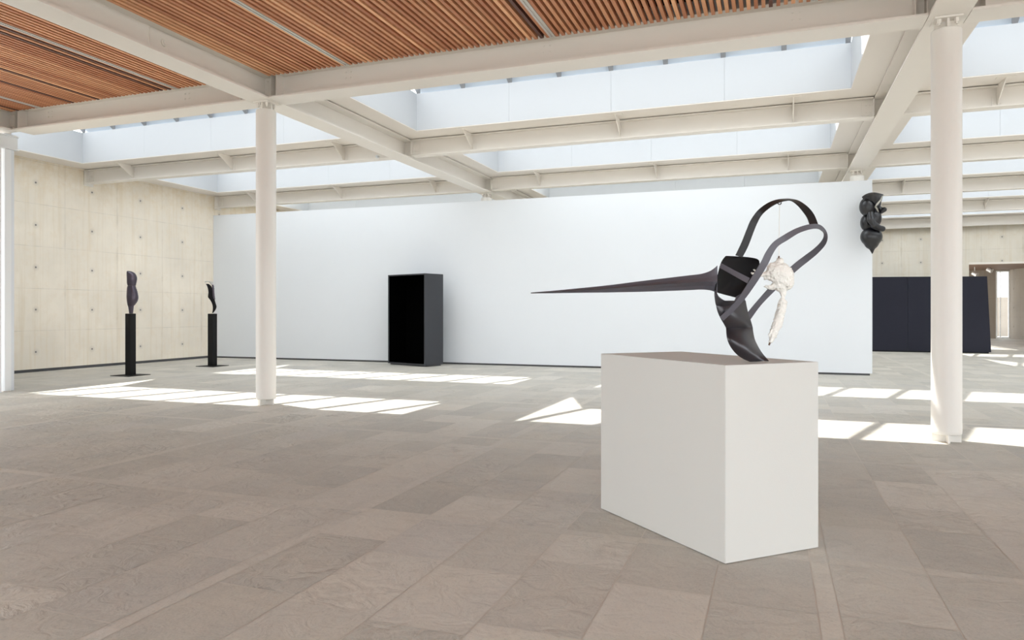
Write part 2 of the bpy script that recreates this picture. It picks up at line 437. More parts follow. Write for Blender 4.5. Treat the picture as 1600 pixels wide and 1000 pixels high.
b = boxo('ceiling_void', (XC - 4, 14.4, YBACK, 9.7, 5.66, 5.75), M_ceilvoid); tag(b, 'black void above the wooden slats', 'ceiling', kind='structure')
b = boxo('ceiling_edge', (XC - 4, 14.4, 9.7, 9.95, 5.485, 5.75), M_soffit); tag(b, 'board closing the slatted ceiling edge', 'ceiling', kind='structure')
where = ['nearest the left edge', 'left of the diagonal beam', 'right of the diagonal beam', 'mid panel', 'nearest the right column']
for x, wh in zip(TR, where):
    t_ = empty('light_track', (x, 0, 5.39)); tag(t_, 'slim pale metal track between ceiling slats, ' + wh, 'light track', 'light tracks in the slatted ceiling')
    bm = bmesh.new(); box(bm, -.040, -.012, YBACK, 9.57, -.004, .06); box(bm, .012, .040, YBACK, 9.57, -.004, .06); box(bm, -.012, .012, YBACK, 9.57, .008, .06)
    obj('channel', bm, M_alu, t_)
    bm = bmesh.new(); box(bm, -.042, .042, 9.57, 9.60, -.008, .062); obj('end_cap', bm, M_lightend, t_)

# ------------------------------------------------------------------ steel frame
def ibeam(name, axis, c, a0, a1, zb, zt, wf, tf, tw, m, parent=None, cope=0):
    """I section running along axis 'X' or 'Y'; c is the centre line on the other axis"""
    bm = bmesh.new()
    for (p0, p1, q0, q1) in ((c - wf / 2, c + wf / 2, zb, zb + tf), (c - wf / 2, c + wf / 2, zt - tf, zt), (c - tw / 2, c + tw / 2, zb + tf, zt - tf)):
        k = cope if p1 - p0 > tw * 2 else 0      # flanges cut back where the beam meets a crossing one
        if axis == 'Y': box(bm, p0, p1, a0 + k, a1 - k, q0, q1)
        else: box(bm, a0 + k, a1 - k, p0, p1, q0, q1)
    return obj(name, bm, m, parent)

def hexbolt(parent, loc, axis, r=.017, h=.014):
    bm = bmesh.new(); cyl(bm, loc, axis, r, h, 6); cyl(bm, Vector(loc) + Vector(axis) * h, axis, r * .55, h * .6, 8)
    return obj('bolt', bm, M_steel, parent)

def main_y(x, y0, y1, label):
    e = empty('steel_beam', (x, (y0 + y1) / 2, ZF)); tag(e, label, 'beam', 'wide main roof beams')
    ibeam('section', 'Y', 0, y0 - e.location.y, y1 - e.location.y, 0, ZTOP - ZF, .43, .028, .025, M_steel, e)
    for q in [yy for yy in ROWS[:5] if y0 - .1 < yy < y1 + .1]:      # stiffeners where cross beams arrive
        yy = min(max(q, y0 + .03), y1 - .03) - e.location.y
        for sx in (-1, 1):
            bm = bmesh.new(); box(bm, min(sx * .013, sx * .213), max(sx * .013, sx * .213), yy - .008, yy + .008, .029, .391)
            obj('stiffener', bm, M_steel, e)
            if abs(q - ROWS[0]) < .1 and y0 < 0:
                for dz in (.09, .33):
                    for dx in (.07, .15): hexbolt(e, (sx * dx, yy - .008, dz), (0, -1, 0), .018, .018)
    return e
def main_x(y, x0, x1, label, bolts=()):
    e = empty('steel_beam', ((x0 + x1) / 2, y, ZF)); tag(e, label, 'beam', 'wide main roof beams')
    cx = e.location.x
    ibeam('section', 'X', 0, x0 + .222 - cx, x1 - .222 - cx, 0, ZTOP - ZF, .43, .028, .025, M_steel, e)
    for bx in bolts:
        for dx in (-.045, .045):
            for dz in (.235, .325):
                hexbolt(e, (bx + dx - cx, -.0125, dz), (0, -1, 0), .014, .010)
    for sx in (x0, x1):      # end plates and stiffeners next to the crossing beam
        s = 1 if sx == x0 else -1
        bm = bmesh.new(); x = sx + s * .36 - cx; box(bm, x - .006, x + .006, -.20, .20, .03, .39)
        obj('stiffener', bm, M_steel, e)
        bm = bmesh.new(); x = sx + s * .228 - cx; box(bm, x - .006, x + .006, -.17, -.014, .04, .40); obj('end_plate', bm, M_steel, e)
    return e
def seg(y0, y1): return (y0 + .003, y1 - .003)
ba = main_y(XA, *seg(YBACK, ROWS[0]), 'cream steel beam between the two slatted ceiling panels')
# splice cover on that beam
bm = bmesh.new(); box(bm, .0125, .026, 7.42 - ba.location.y, 8.35 - ba.location.y, .03, .375); obj('splice_plate', bm, M_steel, ba)
bm = bmesh.new(); cyl(bm, (.026, 7.66 - ba.location.y, .235), (1, 0, 0), .05, .018, 20); cyl(bm, (.044, 7.66 - ba.location.y, .235), (1, 0, 0), .03, .02, 16); obj('bolt', bm, M_steel, ba)
main_y(XA, *seg(ROWS[0], COLY2), 'cream steel beam running from the left column towards the white partition')
main_y(XA, *seg(COLY2, 34.2), 'shaded cream beam continuing behind the white partition, left')
main_y(XB, *seg(YBACK, ROWS[0]), 'short visible end of cream beam above the right column, in front of it')
main_y(XB, *seg(ROWS[0], COLY2), 'cream steel beam running back from the right column')
main_y(XB, *seg(COLY2, 34.2), 'cream beam continuing behind the partition near the black wall sculpture')
main_y(XC, *seg(YBACK, ROWS[0] - .06), 'cream beam at the outer left edge over the glass front')
main_y(XR + .225, *seg(YBACK, 34.2), 'cream beam along the right side of the hall')
main_x(ROWS[0], XC + .02, XA, 'front cream cross beam left of the left column', (-13.0, -9.65))
main_x(ROWS[0], XA, XB, 'front cream cross beam spanning between the two white columns', (-6.37, -3.06, .27))
main_x(ROWS[0], XB, XR, 'front cream cross beam right of the right column', (3.6,))
main_x(ROWS[0], XW + .02, XC - .02, 'front cross beam at the far left outside the glass', ())

def gusset():
    """bracket from the soffit down to the beam web; origin at the web face, beam underside"""
    bm = bmesh.new()
    prism(bm, [(-.009, 0, .08), (-.009, 0, .383), (-.009, -.56, .383), (-.009, -.56, .365), (-.009, -.30, .22), (-.009, -.03, .05)], (.018, 0, 0))
    return bm
GP = None
def bracket(parent, x, y):
    global GP
    if GP is None:
        g = obj('gusset_bracket', gusset(), M_steel, parent)
        bm = bmesh.new(); box(bm, -.085, .085, -.014, 0, .04, .21); obj('web_plate', bm, M_steel, g)
        bm = bmesh.new(); box(bm, -.14, .14, -.58, -.44, .374, .384); obj('soffit_plate', bm, M_steel, g)
        for dx in (-.055, .055):
            for dz in (.075, .175): hexbolt(g, (dx, -.014, dz), (0, -1, 0), .012, .009)
        g.location = (x, y, 0); GP = g
    else:
        c = copy_tree(GP, parent); c.location = (x, y, 0)
rowname = ['', 'first row behind the slatted ceiling', 'row above the white partition', 'first row beyond the partition', 'second row beyond the partition', 'last row against the far concrete wall']
bayname = dict(left='left of the left column', middle='between the two columns', right='right of the right column')
for bn, x0, x1 in BAYS:
    for k in range(1, 6):
        if bn == 'left' and k > 2: continue
        if bn == 'middle' and k > 3: continue
        y = ROWS[k]
        x0b = x0 + .04 if bn == 'left' else x0 + .218
        x1b = x1 - .218
        e = empty('roof_beam', ((x0 + x1) / 2, y, ZS)); cx = e.location.x
        tag(e, 'slim cream roof beam %s, %s' % (bayname[bn], rowname[k]), 'beam', 'slim cross beams between the rooflights')
        ibeam('section', 'X', 0, x0b + .02 - cx, x1b - .01 - cx, 0, ZTOP - ZS, .24, .02, .014, M_steel, e)
        for j in range(-3, 6):
            gx = -6.27 + 3.307 * j
            if x0 + .8 < gx < x1 - .8: bracket(e, gx - cx, -.007)
        for sx, s in ((x0b + .0, 1), (x1b, -1)):      # end connection with four bolts
            bm = bmesh.new(); xx = sx - cx
            box(bm, min(xx, xx + s * .20), max(xx, xx + s * .20), -.022, -.008, .06, .32)
            if bn == 'left' and s == 1: box(bm, xx - .03, xx + .02, -.13, .13, -.06, .36)
            else: box(bm, min(xx, xx + s * .014), max(xx, xx + s * .014), -.13, .0, .04, .33)
            obj('end_plate', bm, M_steel, e)
            if bn == 'left' and s == 1: hexbolt(e, (xx + .12, -.022, .20), (0, -1, 0), .035, .02); continue
            for dx in (.06, .13):
                for dz in (.12, .25): hexbolt(e, (xx + s * dx, -.022, dz), (0, -1, 0), .014, .012)
# facade head beam and post at left
fb = ibeam('head_beam', 'Y', XC + .03, YBACK, 9.86, 4.715, 4.985, .10, .02, .012, M_frame)
tag(fb, 'small white steel beam over the glass front at far left', 'beam')
fp = empty('door_post', (-14.06, 9.67, 0)); tag(fp, 'white square post at the far left edge beside the concrete wall', 'post')
boxo('shaft', (-.10, .10, -.06, .06, .02, 4.71), M_frame, fp); boxo('foot_plate', (-.075, .075, -.075, .075, 0, .02), M_steel, fp)

# round columns
def column(x, y, label):
    e = empty('steel_column', (x, y, 0)); tag(e, label, 'column', 'round white columns')
    bm = bmesh.new(); cyl(bm, (0, 0, .095), (0, 0, 1), .160, .02, 48, .162); 
    bm.free(); bm = bmesh.new(); n = 64
    prof = [(.0, .095), (.150, .095), (.160, .105), (.162, .14), (.162, 4.90), (.158, 4.915), (.0, 4.915)]
    rings = []
    for r, z in prof[1:-1]:
        rings.append([bm.verts.new((r * math.cos(2 * math.pi * i / n), r * math.sin(2 * math.pi * i / n), z)) for i in range(n)])
    for A, B in zip(rings, rings[1:]):
        for i in range(n): bm.faces.new((A[i], A[(i + 1) % n], B[(i + 1) % n], B[i]))
    bm.faces.new(rings[0][::-1]); bm.faces.new(rings[-1])
    s = obj('shaft', bm, M_column, e)
    for p in s.data.polygons: p.use_smooth = len(p.vertices) == 4
    bm = bmesh.new(); box(bm, -.155, .155, -.011, .011, .0, .10); box(bm, -.011, .011, -.155, -.012, .0, .10); box(bm, -.011, .011, .012, .155, .0, .10)
    obj('foot_cross', bm, M_column, e)
    bm = bmesh.new(); box(bm, -.15, .15, -.15, .15, 5.025, 5.048)
    obj('cap_plate', bm, M_steel, e)
    bm = bmesh.new(); box(bm, -.11, .11, -.012, .012, 4.915, 5.025); box(bm, -.012, .012, -.11, .11, 4.915, 5.025); obj('neck_cross', bm, M_steel, e)
    for sx in (-1, 1):
        for sy in (-1, 1):
            bm = bmesh.new(); cyl(bm, (sx * .09, sy * .09, 4.975), (0, 0, 1), .026, .05, 6); cyl(bm, (sx * .09, sy * .09, 4.955), (0, 0, 1), .014, .02, 12)
            obj('bolt', bm, M_steel, e)
    return e
column(XA, ROWS[0], 'round white steel column standing left of centre')
column(XB, ROWS[0], 'round white steel column standing at the right in front')
column(XA, COLY2, 'white column top peeking over the middle of the partition')
column(XB, COLY2, 'white column top peeking over the right end of the partition')

# little white sensor on the first roof beam
bm = bmesh.new(); cyl(bm, (0, 0, 0), (0, -1, 0), .035, .05, 16); cyl(bm, (0, -.05, 0), (0, -1, 0), .022, .03, 16)
s = obj('motion_sensor', bm, M_white, loc=(-8.6, 14.60 - .125, 5.135)); tag(s, 'tiny white sensor on the slim beam left of the centre crossing', 'sensor')

# ------------------------------------------------------------------ glass front left, unseen glazing and wall set for their light, canopy
def glazing(name, axis, c, a0, a1, z1, n, label):
    e = empty(name, ((c, (a0 + a1) / 2, 0) if axis == 'Y' else ((a0 + a1) / 2, c, 0))); tag(e, label, 'window', kind='structure')
    m0 = e.location.y if axis == 'Y' else e.location.x
    bm = bmesh.new(); st = (a1 - a0) / n
    def bx(p0, p1, q, z0, z1_):
        if axis == 'Y': box(bm, -q, q, p0 - m0, p1 - m0, z0, z1_)
        else: box(bm, p0 - m0, p1 - m0, -q, q, z0, z1_)
    for i in range(n + 1): bx(a0 + i * st - .03, a0 + i * st + .03, .06, 0, z1)
    bx(a0, a1, .05, z1 - .06, z1 - .001); bx(a0, a1, .05, .001, .05)
    obj('frame', bm, M_frame, e)
    bm = bmesh.new(); bx(a0, a1, .006, .05, z1 - .06); obj('glass', bm, M_glass, e)
glazing('window_20', 'Y', XC, YBACK, 9.5, 4.71, 7, 'full height glass front along the left side')
glazing('window_21', 'X', YBACK, -5.0, 14.2, 5.48, 9, 'unseen glass front behind the viewer, sized to light the plinth and floor')  # out of view; distance and width set to brighten plinth and near floor
wall('wall_added_rear', (XC, -5.05, YBACK - .2, YBACK, 0, 5.6), M_white, 'unseen white wall added behind the viewer to cut light on the plinth')  # unseen, blocks part of the rear daylight so the plinth's left face darkens
glazing('window_23', 'Y', 6.75, YFAR + .36, 48.99, 4.0, 6, 'side glass added to light the far room')  # invented glazing that lets daylight into the far room
b = boxo('wall_corner', (XW, XC - .12, 9.70, 9.9, 0, 5.05), M_white); tag(b, 'white return wall outside the left glass front', 'wall', kind='structure')
b = boxo('ceiling_canopy', (XW, XC - .2, YBACK - 1, 9.6, 5.485, 5.7), M_soffit); tag(b, 'canopy over the terrace at left', 'ceiling', kind='structure')
glazing('window_22', 'Y', 14.2, YBACK, 9.8, 5.48, 6, 'unseen glass front added at the right to brighten the plinth and floor')  # unseen glazing put in to brighten the plinth's right face and near floor

# ------------------------------------------------------------------ dark partition in the distance
dk = empty('dark_partition', (4.5, 31.2, 0)); tag(dk, 'long low navy grey freestanding board in front of the far concrete wall', 'partition')
bm = bmesh.new(); prism(bm, [(-2.2, 0, .045), (.36, 0, .045), (.36, 0, 2.91), (-2.2, 0, 2.93)], (0, .12, 0)); obj('board', bm, M_dark, dk)
bm = bmesh.new(); prism(bm, [(.368, 0, .045), (3.12, 0, .045), (2.99, 0, 2.88), (.368, 0, 2.91)], (0, .12, 0)); obj('board', bm, M_dark, dk)
bm = bmesh.new(); box(bm, -2.1, 3.05, .02, .10, 0, .045); obj('foot', bm, M_black, dk)

# spotlights in the far room
for i, (u, v) in enumerate(((1523, 427), (1546, 421))):
    p = P(u, v, 39.0); e = empty('spotlight', p)
    tag(e, ('silver spotlight under the far room ceiling, above the end of the navy board', 'silver spotlight under the far room ceiling, right of its twin')[i], 'spotlight', 'spotlights in the far room')
    bm = bmesh.new(); cyl(bm, (-.10, 0, .02), (.8, -.6, -.5), .10, .26, 20, .13); obj('head', bm, M_spot, e)
    bm = bmesh.new(); cyl(bm, (0, 0, .05), (0, 0, 1), .02, 4.0 - p.z - .05, 10); obj('stem', bm, M_spot, e)

# ------------------------------------------------------------------ big black open box in front of the partition
bx = empty('black_box', (0, 0, 0)); tag(bx, 'tall black open fronted box standing before the white partition', 'box')
fr = P(664, 570.5, 20.1); fr.z = 0
fl = P(606.3, 566.8, 21.1); fl.z = 0
du = (fl - fr); wbx = du.length; du.normalize(); dn = Vector((-du.y, du.x, 0)); dn = -dn if dn.y < 0 else dn
bx.location = fr; dpt = .72; hb = 2.637; th = .035
def bl(a, b, z): q = du * a + dn * b; return (q.x, q.y, z)
def slab(bm, a0, a1, b0, b1, z0, z1):
    prism(bm, [bl(a0, b0, z0), bl(a1, b0, z0), bl(a1, b1, z0), bl(a0, b1, z0)], (0, 0, z1 - z0))
bm = bmesh.new()
z0_ = .04; slab(bm, 0, th, 0, dpt, z0_, hb); slab(bm, wbx - th, wbx, 0, dpt, z0_, hb); slab(bm, th, wbx - th, 0, dpt, hb - th, hb); slab(bm, th, wbx - th, 0, dpt, z0_, z0_ + th)
slab(bm, th, wbx - th, dpt - .03, dpt, z0_ + th, hb - th)
obj('casing', bm, M_boxside, bx)
bm = bmesh.new(); slab(bm, .05, wbx - .05, .05, dpt - .05, 0, .04); obj('base', bm, M_gap, bx)
bm = bmesh.new()
slab(bm, th + .001, th + .012, .02, dpt - .05, z0_ + th, hb - th); slab(bm, wbx - th - .012, wbx - th - .001, .02, dpt - .05, z0_ + th, hb - th)
slab(bm, th + .013, wbx - th - .013, .02, dpt - .05, hb - th - .012, hb - th - .001); slab(bm, th + .013, wbx - th - .013, .02, dpt - .05, z0_ + th + .001, z0_ + th + .012)
slab(bm, th + .013, wbx - th - .013, dpt - .06, dpt - .04, z0_ + th + .013, hb - th - .013)
obj('lining', bm, M_void, bx)

# ------------------------------------------------------------------ white plinth
pl = empty('display_plinth', (0, 0, 0)); tag(pl, 'large off white block plinth in the right foreground', 'plinth')
c0, c1, c2 = Vector((-.28, 4.57, 0)), Vector((-1.278, 5.526, 0)), Vector((.276, 5.103, 0))
c3 = c1 + c2 - c0; HP = 1.222
pl.location = c0
bm = bmesh.new(); prism(bm, [Vector((p - c0).to_tuple()) + Vector((0, 0, .004)) for p in (c0, c2, c3, c1)], (0, 0, HP - .004))
bmesh.ops.bevel(bm, geom=bm.edges[:], offset=.0025, segments=2, affect='EDGES')
obj('body', bm, M_plinth, pl)
bm = bmesh.new(); cen = (c1 + c2) / 2 - c0
prism(bm, [(Vector((p - c0).to_tuple()) - cen) * .98 + cen for p in (c0, c2, c3, c1)], (0, 0, .004)); obj('base', bm, M_gap, pl)

# ------------------------------------------------------------------ main sculpture
D0 = 4.66
SCU = empty('metal_sculpture', (-.09, 4.93, HP)); tag(SCU, 'black bent metal sculpture with long horizontal spike and strap loops on the plinth', 'sculpture')
ORG = Vector(SCU.location)
def Q(u, v, d): return P(u, v, d) - ORG

def spline(pts, n):
    """Catmull-Rom resample of tuples"""
    out = []; m = len(pts)
    for i in range(m - 1):
        p0, p1, p2, p3 = pts[max(0, i - 1)], pts[i], pts[i + 1], pts[min(m - 1, i + 2)]
        for k in range(n):
            t = k / n
            out.append(tuple(.5 * ((2 * b) + (-a + c) * t + (2 * a - 5 * b + 4 * c - d) * t * t + (-a + 3 * b - 3 * c + d) * t ** 3) for a, b, c, d in zip(p0, p1, p2, p3)))
    out.append(tuple(pts[-1])); return out

def thicken(o, t, off=0):
    md = o.modifiers.new('thickness', 'SOLIDIFY'); md.thickness = t; md.offset = off
    es = o.modifiers.new('crisp', 'EDGE_SPLIT'); es.split_angle = math.radians(45); return o

def ribbon(name, rows, m, parent, t=.006, n=6):
    rr = spline(rows, n); bm = bmesh.new(); prev = None
    for (u0, v0_, d0, u1, v1_, d1) in rr:
        a = bm.verts.new(Q(u0, v0_, d0)); b = bm.verts.new(Q(u1, v1_, d1))
        if prev: bm.faces.new((prev[0], a, b, prev[1]))
        prev = (a, b)
    o = obj(name, bm, m, parent, smooth=True); thicken(o, t, 0)
    return o

def shell(name, rows, m, parent, n=5, k=14, t=.006, m2=None):
    """rows of (uL, uR, vL, vR, dL, dR, bulge) skinned across; bulge > 0 swells towards the viewer"""
    rr = spline(rows, n); bm = bmesh.new(); grid = []
    for (uL, uR, vL, vR, dL, dR, bg_) in rr:
        row = []
        for i in range(k + 1):
            s = i / k; arc = math.sin(math.pi * s) ** .8 if 0 < s < 1 else 0
            row.append(bm.verts.new(Q(uL + (uR - uL) * s, vL + (vR - vL) * s, dL + (dR - dL) * s - bg_ * arc)))
        grid.append(row)
    for A, B in zip(grid, grid[1:]):
        for i in range(k): bm.faces.new((A[i], A[i + 1], B[i + 1], B[i]))
    o = obj(name, bm, m, parent, smooth=True)
    if m2: o.data.materials.append(m2)
    thicken(o, t, 0); return o

# near strap, turning at the right and coming back behind (one closed hoop)
ribbon('hoop_strap', [
    (1124.5, 495.5, 4.56, 1130.5, 501, 4.56), (1150, 470, 4.52, 1158, 474, 4.52), (1170, 440, 4.48, 1180.5, 444, 4.48), (1188, 411, 4.46, 1198.5, 415, 4.46),
    (1196.5, 394, 4.46, 1207, 397.5, 4.46), (1207.5, 379, 4.46, 1216, 384.5, 4.46), (1222.5, 368.4, 4.46, 1231, 375, 4.46), (1242, 357.5, 4.48, 1248, 364.5, 4.48),
    (1262, 351, 4.51, 1265.5, 358.5, 4.51), (1278, 350.4, 4.56, 1277.5, 357.6, 4.56), (1288, 357.2, 4.62, 1284.5, 361, 4.60), (1293, 368, 4.68, 1287.2, 366.5, 4.66),
    (1290.3, 381, 4.74, 1284.6, 375.4, 4.72), (1279, 394.8, 4.79, 1273, 387.5, 4.79), (1264.8, 406.8, 4.83, 1257, 399.6, 4.83), (1250, 418.5, 4.85, 1241.5, 411.5, 4.85),
    (1228, 438, 4.87, 1220, 431, 4.87), (1208, 457, 4.87, 1200.5, 450.5, 4.87), (1188, 478, 4.85, 1181.5, 472, 4.85), (1171.5, 500.5, 4.80, 1166, 491, 4.80)], M_metal, SCU)
ribbon('top_strap', [
    (1149, 399, 4.80, 1160, 402, 4.80), (1158.5, 379, 4.80, 1169, 384.5, 4.80), (1167, 357.6, 4.80, 1178, 361, 4.80), (1173.5, 343, 4.80, 1183.5, 348, 4.80),
    (1184, 329, 4.79, 1191.6, 334.5, 4.77), (1199, 318, 4.78, 1204, 323.5, 4.74), (1213, 312.6, 4.76, 1216, 316.8, 4.70), (1226.4, 311, 4.73, 1226.8, 313.6, 4.66),
    (1237, 311.4, 4.69, 1236, 313.4, 4.62), (1249, 314.6, 4.66, 1245.6, 320, 4.61), (1262.4, 324, 4.62, 1255, 331, 4.59), (1272, 336, 4.59, 1261.5, 341, 4.57), (1278, 351, 4.56, 1265.4, 352, 4.53)], M_strap, SCU)
ribbon('cross_bar', [(1127, 411, 4.62, 1123.8, 418, 4.62), (1148, 422.5, 4.55, 1145, 430, 4.55), (1171.5, 434.5, 4.487, 1167.5, 442.5, 4.487)], M_metal, SCU)

# concave hood the spike grows from
hood = [ (1134, 1160, 400, 401.5, 4.74, 4.84, -.02), (1130, 1183, 405, 405, 4.70, 4.86, -.05), (1126.5, 1187, 412, 413, 4.66, 4.87, -.08), (1124, 1186.5, 421, 423, 4.63, 4.87, -.10),
         (1121.5, 1181, 431, 434, 4.61, 4.86, -.11), (1119.5, 1170, 441, 448, 4.60, 4.84, -.10), (1117.5, 1161, 450, 457, 4.60, 4.82, -.07), (1116.5, 1150, 456, 465, 4.60, 4.80, -.03)]
shell('hood', hood, M_metalin, SCU)

# torso shell between hood and foot
torso = [ (1117, 1119.5, 455, 459, 4.60, 4.595, .0), (1117, 1126, 462, 466, 4.60, 4.58, .0), (1117.5, 1140, 468, 472, 4.60, 4.60, .015) ]
shell('neck', [(1116.5, 1118.6, 454, 455, 4.60, 4.60, 0), (1116.6, 1123, 461, 463, 4.60, 4.58, .003), (1117.2, 1131, 467, 469, 4.60, 4.575, .008), (1118.2, 1140, 474, 471.5, 4.60, 4.60, .02), (1120, 1150, 480, 476, 4.60, 4.66, .03)], M_body, SCU, k=10)
ribbon('side_strap', [(1150, 463.5, 4.79, 1161.5, 457, 4.81), (1148, 469, 4.76, 1163, 466, 4.80), (1144, 475, 4.74, 1165, 474, 4.79), (1150, 484, 4.72, 1167, 484, 4.78)], M_metal, SCU)
shell('torso', [(1118, 1164.5, 470, 470, 4.60, 4.78, .04), (1119.5, 1166.5, 480, 481, 4.60, 4.78, .07), (1123, 1169, 491, 491, 4.60, 4.78, .07), (1128.5, 1172.5, 502, 501, 4.61, 4.77, .045), (1134.5, 1175.5, 512, 511.5, 4.63, 4.76, .005)], M_body, SCU)
shell('foot', [(1134.5, 1175.5, 511.5, 511.5, 4.64, 4.76, .004), (1135, 1176.5, 520, 520, 4.62, 4.76, .06), (1137, 1179, 531, 531, 4.60, 4.75, .085), (1142.5, 1184, 542.5, 541.5, 4.60, 4.73, .085), (1151, 1189.5, 553, 550.5, 4.61, 4.71, .06), (1161, 1195, 560.0, 557.4, 4.63, 4.69, .03), (1171.5, 1201, 564.7, 563.9, 4.655, 4.66, .004)], M_body, SCU)

# spike: three-sided horn flaring into the hood
def spike():
    st = [(829.5, 457.0, 457.8, 458.6), (860, 454.6, 456.3, 458.2), (900, 450.8, 453.9, 457.6), (950, 445.7, 450.6, 457.0), (1000, 439.4, 447.0, 456.0), (1040, 434.6, 444.0, 454.8),
          (1075, 430.4, 441.8, 453.4), (1095, 428.0, 440.6, 452.6), (1108, 424.0, 440.0, 453.4), (1116, 419.0, 439.8, 455.6), (1121, 414.5, 439.0, 457.0)]
    rr = spline(st, 5); bm = bmesh.new(); prev = None; L = len(rr)
    for i, (u, vt, vr, vb) in enumerate(rr):
        t = (u - 829.5) / 291.5; h = (vb - vt) * D0 / FPX; d = 4.62
        fl_ = max(0, (t - .9) / .1)
        ridge = d - (.010 + h * .55) * (1 - .8 * fl_ ** 1.5)
        e = [Q(u, vt, d + .0), Q(u, (vt + vr) / 2 + (vr - vt) * .06, (d + ridge) / 2 + .006), Q(u, vr, ridge), Q(u, (vb + vr) / 2, (d + ridge) / 2 + .006), Q(u, vb, d), Q(u, (vt + vb) / 2, d + h * .6)]
        row = [bm.verts.new(p) for p in e]
        if prev:
            for j in range(6): bm.faces.new((prev[j], prev[(j + 1) % 6], row[(j + 1) % 6], row[j]))
        else: bm.faces.new(row[::-1])
        prev = row
    bm.faces.new(prev)
    bmesh.ops.recalc_face_normals(bm, faces=bm.faces)
    return obj('spike', bm, M_metal, SCU)
spike()
# hook under the top strap
bm = bmesh.new()
hc = Q(1218, 316.5, 4.72)
pts = [hc + Vector((RT * (.012 * math.cos(a)))) + Vector((0, 0, .012 * math.sin(a))) for a in [math.radians(x) for x in range(110, 420, 20)]]
def tube(bm, pts, r, n=8, cap=True):
    rings = []
    for i, p in enumerate(pts):
        tdir = (pts[min(i + 1, len(pts) - 1)] - pts[max(i - 1, 0)]).normalized(); q = tdir.to_track_quat('Z', 'Y')
        rad = r[i] if isinstance(r, (list, tuple)) else r
        rings.append([bm.verts.new(p + q @ Vector((rad * math.cos(2 * math.pi * j / n), rad * math.sin(2 * math.pi * j / n), 0))) for j in range(n)])
    for A, B in zip(rings, rings[1:]):
        for j in range(n): bm.faces.new((A[j], A[(j + 1) % n], B[(j + 1) % n], B[j]))
    if cap: bm.faces.new(rings[0][::-1]); bm.faces.new(rings[-1])
tube(bm, pts, .0035); obj('hook', bm, M_black, SCU, smooth=True)

# ------------------------------------------------------------------ blob modelling: ellipsoids and tapered limbs fused by voxel remesh
def blob(name, balls, limbs, m, parent, voxel, disp=0, dscale=1, relax=3):
    bm = bmesh.new()
    for (c, rx, ry, rz, rot) in balls:
        g = bmesh.ops.create_icosphere(bm, subdivisions=4, radius=1)
        for v in g['verts']:
            q = Vector((v.co.x * rx, v.co.y * ry, v.co.z * rz)); q.rotate(rot); v.co = q + c
    for pts, rs in limbs:
        n = 16; tube(bm, pts, rs, n)
        for p, r in ((pts[0], rs[0]), (pts[-1], rs[-1])):
            g = bmesh.ops.create_icosphere(bm, subdivisions=3, radius=r)
            for v in g['verts']: v.co = v.co + p
    bmesh.ops.recalc_face_normals(bm, faces=bm.faces)
    o = obj(name, bm, m, parent)
    md = o.modifiers.new('r', 'REMESH'); md.mode = 'VOXEL'; md.voxel_size = voxel; md.use_smooth_shade = True
    sm = o.modifiers.new('s', 'SMOOTH'); sm.iterations = relax; sm.factor = .6
    dg = bpy.context.evaluated_depsgraph_get(); me = bpy.data.meshes.new_from_object(o.evaluated_get(dg))
    o.modifiers.clear(); o.data = me
    if disp:
        for v in me.vertices:
            p = v.co * dscale
            a = noise.fractal(p, 1.0, 2.1, 4) * .7 + abs(noise.noise(p * 2.7)) - .3
            v.co += v.normal * a * disp
    for p in me.polygons: p.use_smooth = True
    return o
from mathutils import Euler
E0 = Euler((0, 0, YAW))

# ------------------------------------------------------------------ hanging white form
def plaster_mat():
    m = bpy.data.materials.new('rough_white_plaster'); m.use_nodes = True; t = NT(m)
    tc = t.n('ShaderNodeTexCoord'); n1 = t.noise(tc.outputs['Object'], 28, 6, .7); n2 = t.noise(tc.outputs['Object'], 75, 4, .6)
    c = t.mix(t.ramp(n1, .58, .70, 0, .75), (.92, .90, .85), (.66, .58, .46))
    c = t.mix(t.ramp(n2, .68, .76, 0, .7), c, (.25, .20, .15))
    t.l(c, t.b.inputs['Base Color']); t.b.inputs['Roughness'].default_value = .75
    bp = t.n('ShaderNodeBump'); bp.inputs['Strength'].default_value = .5; bp.inputs['Distance'].default_value = .006
    t.l(n2, bp.inputs['Height']); t.l(bp.outputs[0], t.b.inputs['Normal']); return m
M_plast = plaster_mat()
HG = empty('hanging_form', P(1218, 404, D0)); tag(HG, 'rough white plaster form like a skull and spine hanging on a cord', 'sculpture')
OH = Vector(HG.location); R_ = lambda u, v, d=D0: P(u, v, d) - OH
px = D0 / FPX
